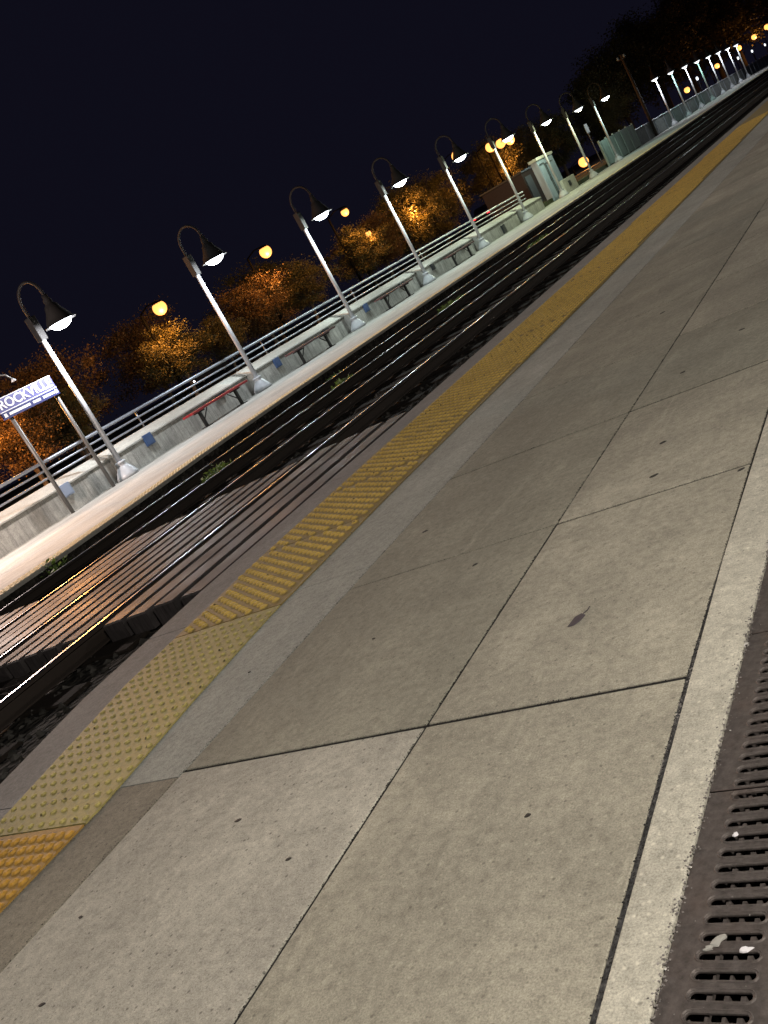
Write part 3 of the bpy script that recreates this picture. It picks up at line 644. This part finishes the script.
MB().tube([(0,0,0),(0,0,2.5)], .03, 6).build('post', M['signpost'], ss); MB().box(.035,-.32,2.05,.06,.32,2.6).build('panel', M['fence'], ss)
def mini(y, x, label):
    t = thing('small_lantern', (x, y, ZF), label, 'lantern', 'small white lanterns behind the far fence')
    MB().tube([(0,0,0),(0,0,2.1)], .05, 6).build('post', M['hood'], t)
    MB().lathe([(0,2.1),(.08,2.12),(.11,2.25),(.08,2.4),(0,2.43)], 10).build('globe', M['lens_dim'], t, True)
mini(98,-18,'small white lantern behind the fence, nearest of the four'); mini(123.7,-18,'second small white lantern beyond the fence'); mini(135.4,-18,'third small white lantern beyond the fence'); mini(148.1,-18,'farthest small white lantern at the right edge')

# ------------------------------------------------------------------ sodium street lamps
def sodium(x, y, z, label, P=450, r=.17, ground=.15, lx=0):
    t = thing('street_lamp', (x, y, ground), label, 'street lamp', 'orange sodium street lamps behind the platform')
    H = z-ground; r = r*(1.3 if y < 100 else .85)
    MB().tube([(-1.0,0,0),(-1.0,0,max(.3,H+.15))], [.08,.05], 8).build('pole', M['black_pole'], t, True)
    MB().tube([(-1.0,0,H+.15),(-.5,0,H+.3),(0,0,H+.26)], .03, 6).build('arm', M['black_pole'], t, True)
    MB().lathe([(0,H+.28),(.16,H+.25),(.22,H+.12),(.20,H+.11),(0,H+.2)], 12).build('head', M['black_pole'], t, True)
    MB().lathe([(r*math.sin(q*PI/12), H-r*math.cos(q*PI/12)) for q in range(11)] + [(0, H+r*.9)], 24).build('globe', M['sodium'], t, True)
    if P: plight('sodium_light', (x+.25, y-.25, z-.3), P, (1,.40,.085), .12)
sodium(-24, 26.2, 3.76, 'orange street lamp glowing above the leftmost lit tree', 650, .2)
sodium(-24, 33.6, 4.09, 'orange street lamp between the second and third platform lamps', 520, .2)
sodium(-24, 40.9, 4.31, 'orange street lamp just right of the third platform lamp hood', 420, .15)
sodium(-24, 41.9, 2.93, 'smaller low orange lamp right of the third platform lamp pole', 60, .12)
sodium(-24, 55.7, 4.77, 'orange street lamp close to the fifth platform lamp hood', 520, .26)
sodium(-24, 61.0, 4.50, 'orange street lamp, left one of the close glowing pair', 520, .24)
sodium(-24, 62.9, 4.46, 'orange street lamp, middle one of the close glowing row', 0, .24)
sodium(-24, 64.7, 4.43, 'orange street lamp, right one of the close glowing row', 520, .24)
sodium(-23.5, 75.4, .75, 'low orange lamp glowing beside the foot of the eighth platform lamp', 200, .3)
sodium(-24, 122.7, 1.93, 'orange lamp low behind the distant fence, nearest one', 300, .38)
sodium(-24, 146.3, 2.89, 'second orange lamp behind the distant lamp posts', 300, .38)
sodium(-24, 169.4, 3.87, 'third orange lamp behind the distant lamp posts', 300, .45)
sodium(-24, 188.7, 4.52, 'second farthest orange lamp at the upper right', 500, .5)
sodium(-24, 209.2, 5.29, 'farthest orange lamp at the upper right corner', 500, .6)
sodium(-22.6, 15.6, 3.3, 'orange street lamp off the left edge lighting the leftmost tree', 2600, .15)
sodium(-25.5, 50.2, 3.3, 'added orange lamp tucked inside the big trees to light their leaves', 480, .05)  # lamp added within the crown to light the big trees
sodium(-26.1, 66.9, 3.4, 'added orange lamp tucked inside the farther trees to light their leaves', 520, .12)  # another added lamp, lights the farther crowns from inside

# ------------------------------------------------------------------ trees
def tree_mesh(h, cr, ch, nclump, nleaf, ls, seed, broad=1.):
    R_ = random.Random(seed); tr = MB(); lf_ = []
    top = Vector((R_.gauss(0,.15), R_.gauss(0,.15), h*.72)); base = Vector((0,0,0))
    mid = Vector((R_.gauss(0,.12), R_.gauss(0,.12), h*.35))
    tr.tube([base-Vector((0,0,.3)), base+Vector((0,0,.15)), mid, top], [h*.035, h*.027, h*.02, h*.006], 8)
    cz = h-ch/2; cl = []
    for k in range(nclump):
        th = R_.random()*2*PI; u = R_.uniform(-1,1); q = R_.random()**.45
        s_ = math.sqrt(1-u*u); lump = 1+.35*math.sin(3*th+seed)+.2*math.sin(5*u*3+seed*2)
        p = Vector((cr*q*s_*math.cos(th)*lump, cr*q*s_*math.sin(th)*lump*broad, cz+ch/2*q*u*(1+.1*math.sin(4*th))))
        cl.append(p)
    for p in cl[::3]:
        a = mid.lerp(top, min(1, max(0, (p.z-h*.35)/(h*.45))*.8)); m_ = a.lerp(p, .5)+Vector((0,0,.12))
        tr.tube([a, m_, p], [h*.009, h*.006, .008], 5, False)
    V = []; F = []
    for p in cl:
        cs = R_.uniform(.5,1.15)*cr*.17
        for _ in range(nleaf):
            c = p + Vector((R_.gauss(0,1)*cs, R_.gauss(0,1)*cs, R_.gauss(0,.6)*cs))
            d = Vector((R_.gauss(0,1),R_.gauss(0,1),R_.gauss(-.2,.6))).normalized(); s2 = d.cross(Vector((R_.gauss(0,.6),R_.gauss(0,.6),1))).normalized()
            L = ls*R_.uniform(.6,1.25); w = L*.36; o = len(V)
            V += [c, c+d*L*.45+s2*w, c+d*L, c+d*L*.45-s2*w]; F.append((o,o+1,o+2,o+3))
    lm = MB(); lm.add(V, F); return tr, lm
protos = []
for k, (h, cr, ch, nc, nl, ls, m) in enumerate(((3.4,1.35,2.4,70,230,.085,'leaf_a'),(4.6,1.9,3.5,100,240,.10,'leaf_b'),(5.4,2.3,4.2,120,240,.12,'leaf_a'),(14,5.0,11.5,260,60,.36,'leaf_a'))):
    tr, lm = tree_mesh(h, cr, ch, nc, nl, ls, 11+k*5)
    protos.append((tr, lm, m))
pt = {}
def tree(k, x, y, s, rz, label, z=.1):
    if k not in pt:
        t = thing('tree', (x,y,z), label, 'tree', 'trees behind the platform', rz)
        protos[k][0].build('trunk', M['bark'], t, True); protos[k][1].build('crown', M[protos[k][2]], t); pt[k] = t; reg(t)
    else: t = dup(pt[k], (x,y,z), label, rz)
    t.scale = (s,s,s); return t
TR = [(1,-24.6,18.4,.72,0.,'leftmost tree, crown lit bright orange behind the station sign'),
(0,-25.8,21.3,.85,1.,'dim orange-lit tree right of the nearest lamp post'),
(0,-24.9,26.5,.95,2.,'bushy tree lit yellow under the leftmost orange street lamp'),
(0,-25.6,30.0,.8,.6,'dark tree between the two leftmost orange street lamps'),
(1,-25.6,33.3,.78,2.4,'rounded orange-lit tree left of the third platform lamp post'),
(0,-25.6,36.8,1.0,.9,'dark tree directly behind the third platform lamp pole'),
(0,-25.0,42.0,1.08,3.,'small tree with a yellow-lit top right of the third lamp post'),
(1,-26.0,45.6,.85,4.1,'dark tree left of the fourth platform lamp post'),
(2,-26.5,51.0,.88,.4,'big russet-lit tree behind the fourth and fifth lamp posts'),
(2,-28.0,57.5,.92,2.2,'large dark orange tree right of the fifth lamp post'),
(2,-27.0,66.5,.98,3.6,'large orange-lit tree behind the sixth lamp post and cabinet'),
(2,-28.0,75.5,1.0,5.1,'orange-lit tree behind the eighth lamp post'),
(2,-28.0,84.5,1.05,1.3,'dark tree behind the green panel fence'),
(2,-27.0,97,1.1,2.9,'reddish-lit tree right behind the utility pole'),
(1,-29.0,23.8,1.0,3.,'dark tree farther behind the leftmost street lamp'),
(1,-30.0,30.4,1.0,5.,'dark tree behind and between the left street lamps'),
(2,-31.0,41.0,.85,1.9,'dark tree far behind the third lamp post'),
(3,-30,108,.62,.3,'tall dark tree left of the black treeline'),
(3,-32,126,.85,2.1,'tall black tree at the start of the upper right treeline'),
(3,-30,140,1.02,4.,'very tall black tree, second of the upper right treeline'),
(3,-29,155,1.1,1.1,'very tall black tree, third of the upper right treeline'),
(3,-28,172,1.2,5.2,'very tall black tree, fourth of the upper right treeline'),
(3,-27,190,1.25,3.1,'very tall black tree, fifth of the upper right treeline'),
(3,-22,215,1.3,.8,'very tall black tree at the upper right corner'),
(3,-8,240,1.3,2.8,'very tall black tree ending the treeline beyond the tracks')]
for a in TR: tree(*a)

# ------------------------------------------------------------------ cars
def car(loc, rz, label, lights):
    t = thing('parked_car', loc, label, 'car', None, rz)
    side = [(-2.1,.35),(-2.15,.75),(-1.9,.92),(-1.2,.98),(-.6,1.40),(.9,1.42),(1.55,1.0),(2.1,.88),(2.18,.5),(2.1,.3)]
    b = MB(); b.prism(side, -.86, .86); b.build('body', M['car_dark'], t, bevel=.06)
    g_ = MB()
    for s in (-1,1): g_.box(-1.0,s*.862-.004,1.0,1.2,s*.862+.004,1.32)
    g_.build('side_windows', M['glass'], t)
    for x in (-1.35,1.35):
        for s in (-1,1):
            w = MB().tube([(x,s*.72,.32),(x,s*.90,.32)], .32, 16).build('wheel', M['tyre'], t); MB().tube([(x,s*.901,.32),(x,s*.91,.32)], .19, 12).build('hub', M['rail_tube'], w)
    for s in (-1,1):
        MB().lathe([(0,-.09),(.09,-.05),(.11,.02),(.06,.08),(0,.09)], 10, (-2.17,s*.62,.68)).build('headlight', M['headl' if lights=='h' else 'glass'], t, True)
        MB().box(2.14,s*.68-.16,.72,2.2,s*.68+.16,.88).build('tail_light', M['taill' if lights=='t' else 'bench_red'], t)
car((-70, 78, .1), math.radians(60), 'distant car with two lit headlights seen through the railing', 'h')
car((-30.3, 71.5, .25), math.radians(-90), 'distant dark car with red tail lights beyond the railing', 't')

# ------------------------------------------------------------------ sky, camera, render
w = bpy.data.worlds.new('World'); S.world = w; w.use_nodes = True; nt = w.node_tree; bg = nt.nodes['Background']
sky = nt.nodes.new('ShaderNodeTexSky'); sky.sky_type = 'NISHITA'; sky.sun_disc = False; sky.sun_elevation = math.radians(-6); sky.sun_rotation = math.radians(60); sky.ozone_density = 3
ad = nt.nodes.new('ShaderNodeMix'); ad.data_type = 'RGBA'; ad.blend_type = 'ADD'; ad.inputs[0].default_value = 1
nt.links.new(sky.outputs[0], ad.inputs[6]); ad.inputs[7].default_value = (.0044, .0042, .0094, 1); nt.links.new(ad.outputs[2], bg.inputs[0]); bg.inputs[1].default_value = 1.0
sm_ = nt.nodes.new('ShaderNodeMix'); sm_.data_type = 'RGBA'; sm_.blend_type = 'MULTIPLY'; sm_.inputs[0].default_value = 1; sm_.inputs[7].default_value = (.02,.02,.02,1)
nt.links.new(sky.outputs[0], sm_.inputs[6]); nt.links.new(sm_.outputs[2], ad.inputs[6])

cam = bpy.data.cameras.new('Camera'); co = bpy.data.objects.new('Camera', cam); COL.objects.link(co); S.camera = co
cam.sensor_fit = 'VERTICAL'; cam.sensor_height = 24; cam.lens = 24*945/1024; cam.clip_end = 2000; cam.clip_start = .05
Rw = Matrix([[0.7587740342674081, 0.28073637541812857, 0.5877491407383372],[0.43840745245055174, 0.447240280842256, -0.7795992796481774],[-0.4817269668156218, 0.849213294001708, 0.21627739302430377]])
co.matrix_world = Matrix.Translation((0,0,1)) @ Rw.to_4x4()
S.view_settings.view_transform = 'Standard'; S.view_settings.look = 'None'; S.view_settings.exposure = 0; S.view_settings.gamma = 1
S.render.engine = 'CYCLES'; S.cycles.use_denoising = True; S.cycles.max_bounces = 5; S.cycles.diffuse_bounces = 2; S.cycles.glossy_bounces = 3
S.cycles.sample_clamp_indirect = 3; S.cycles.caustics_reflective = False; S.cycles.caustics_refractive = False; S.cycles.use_light_tree = True; S.cycles.volume_bounces = 0
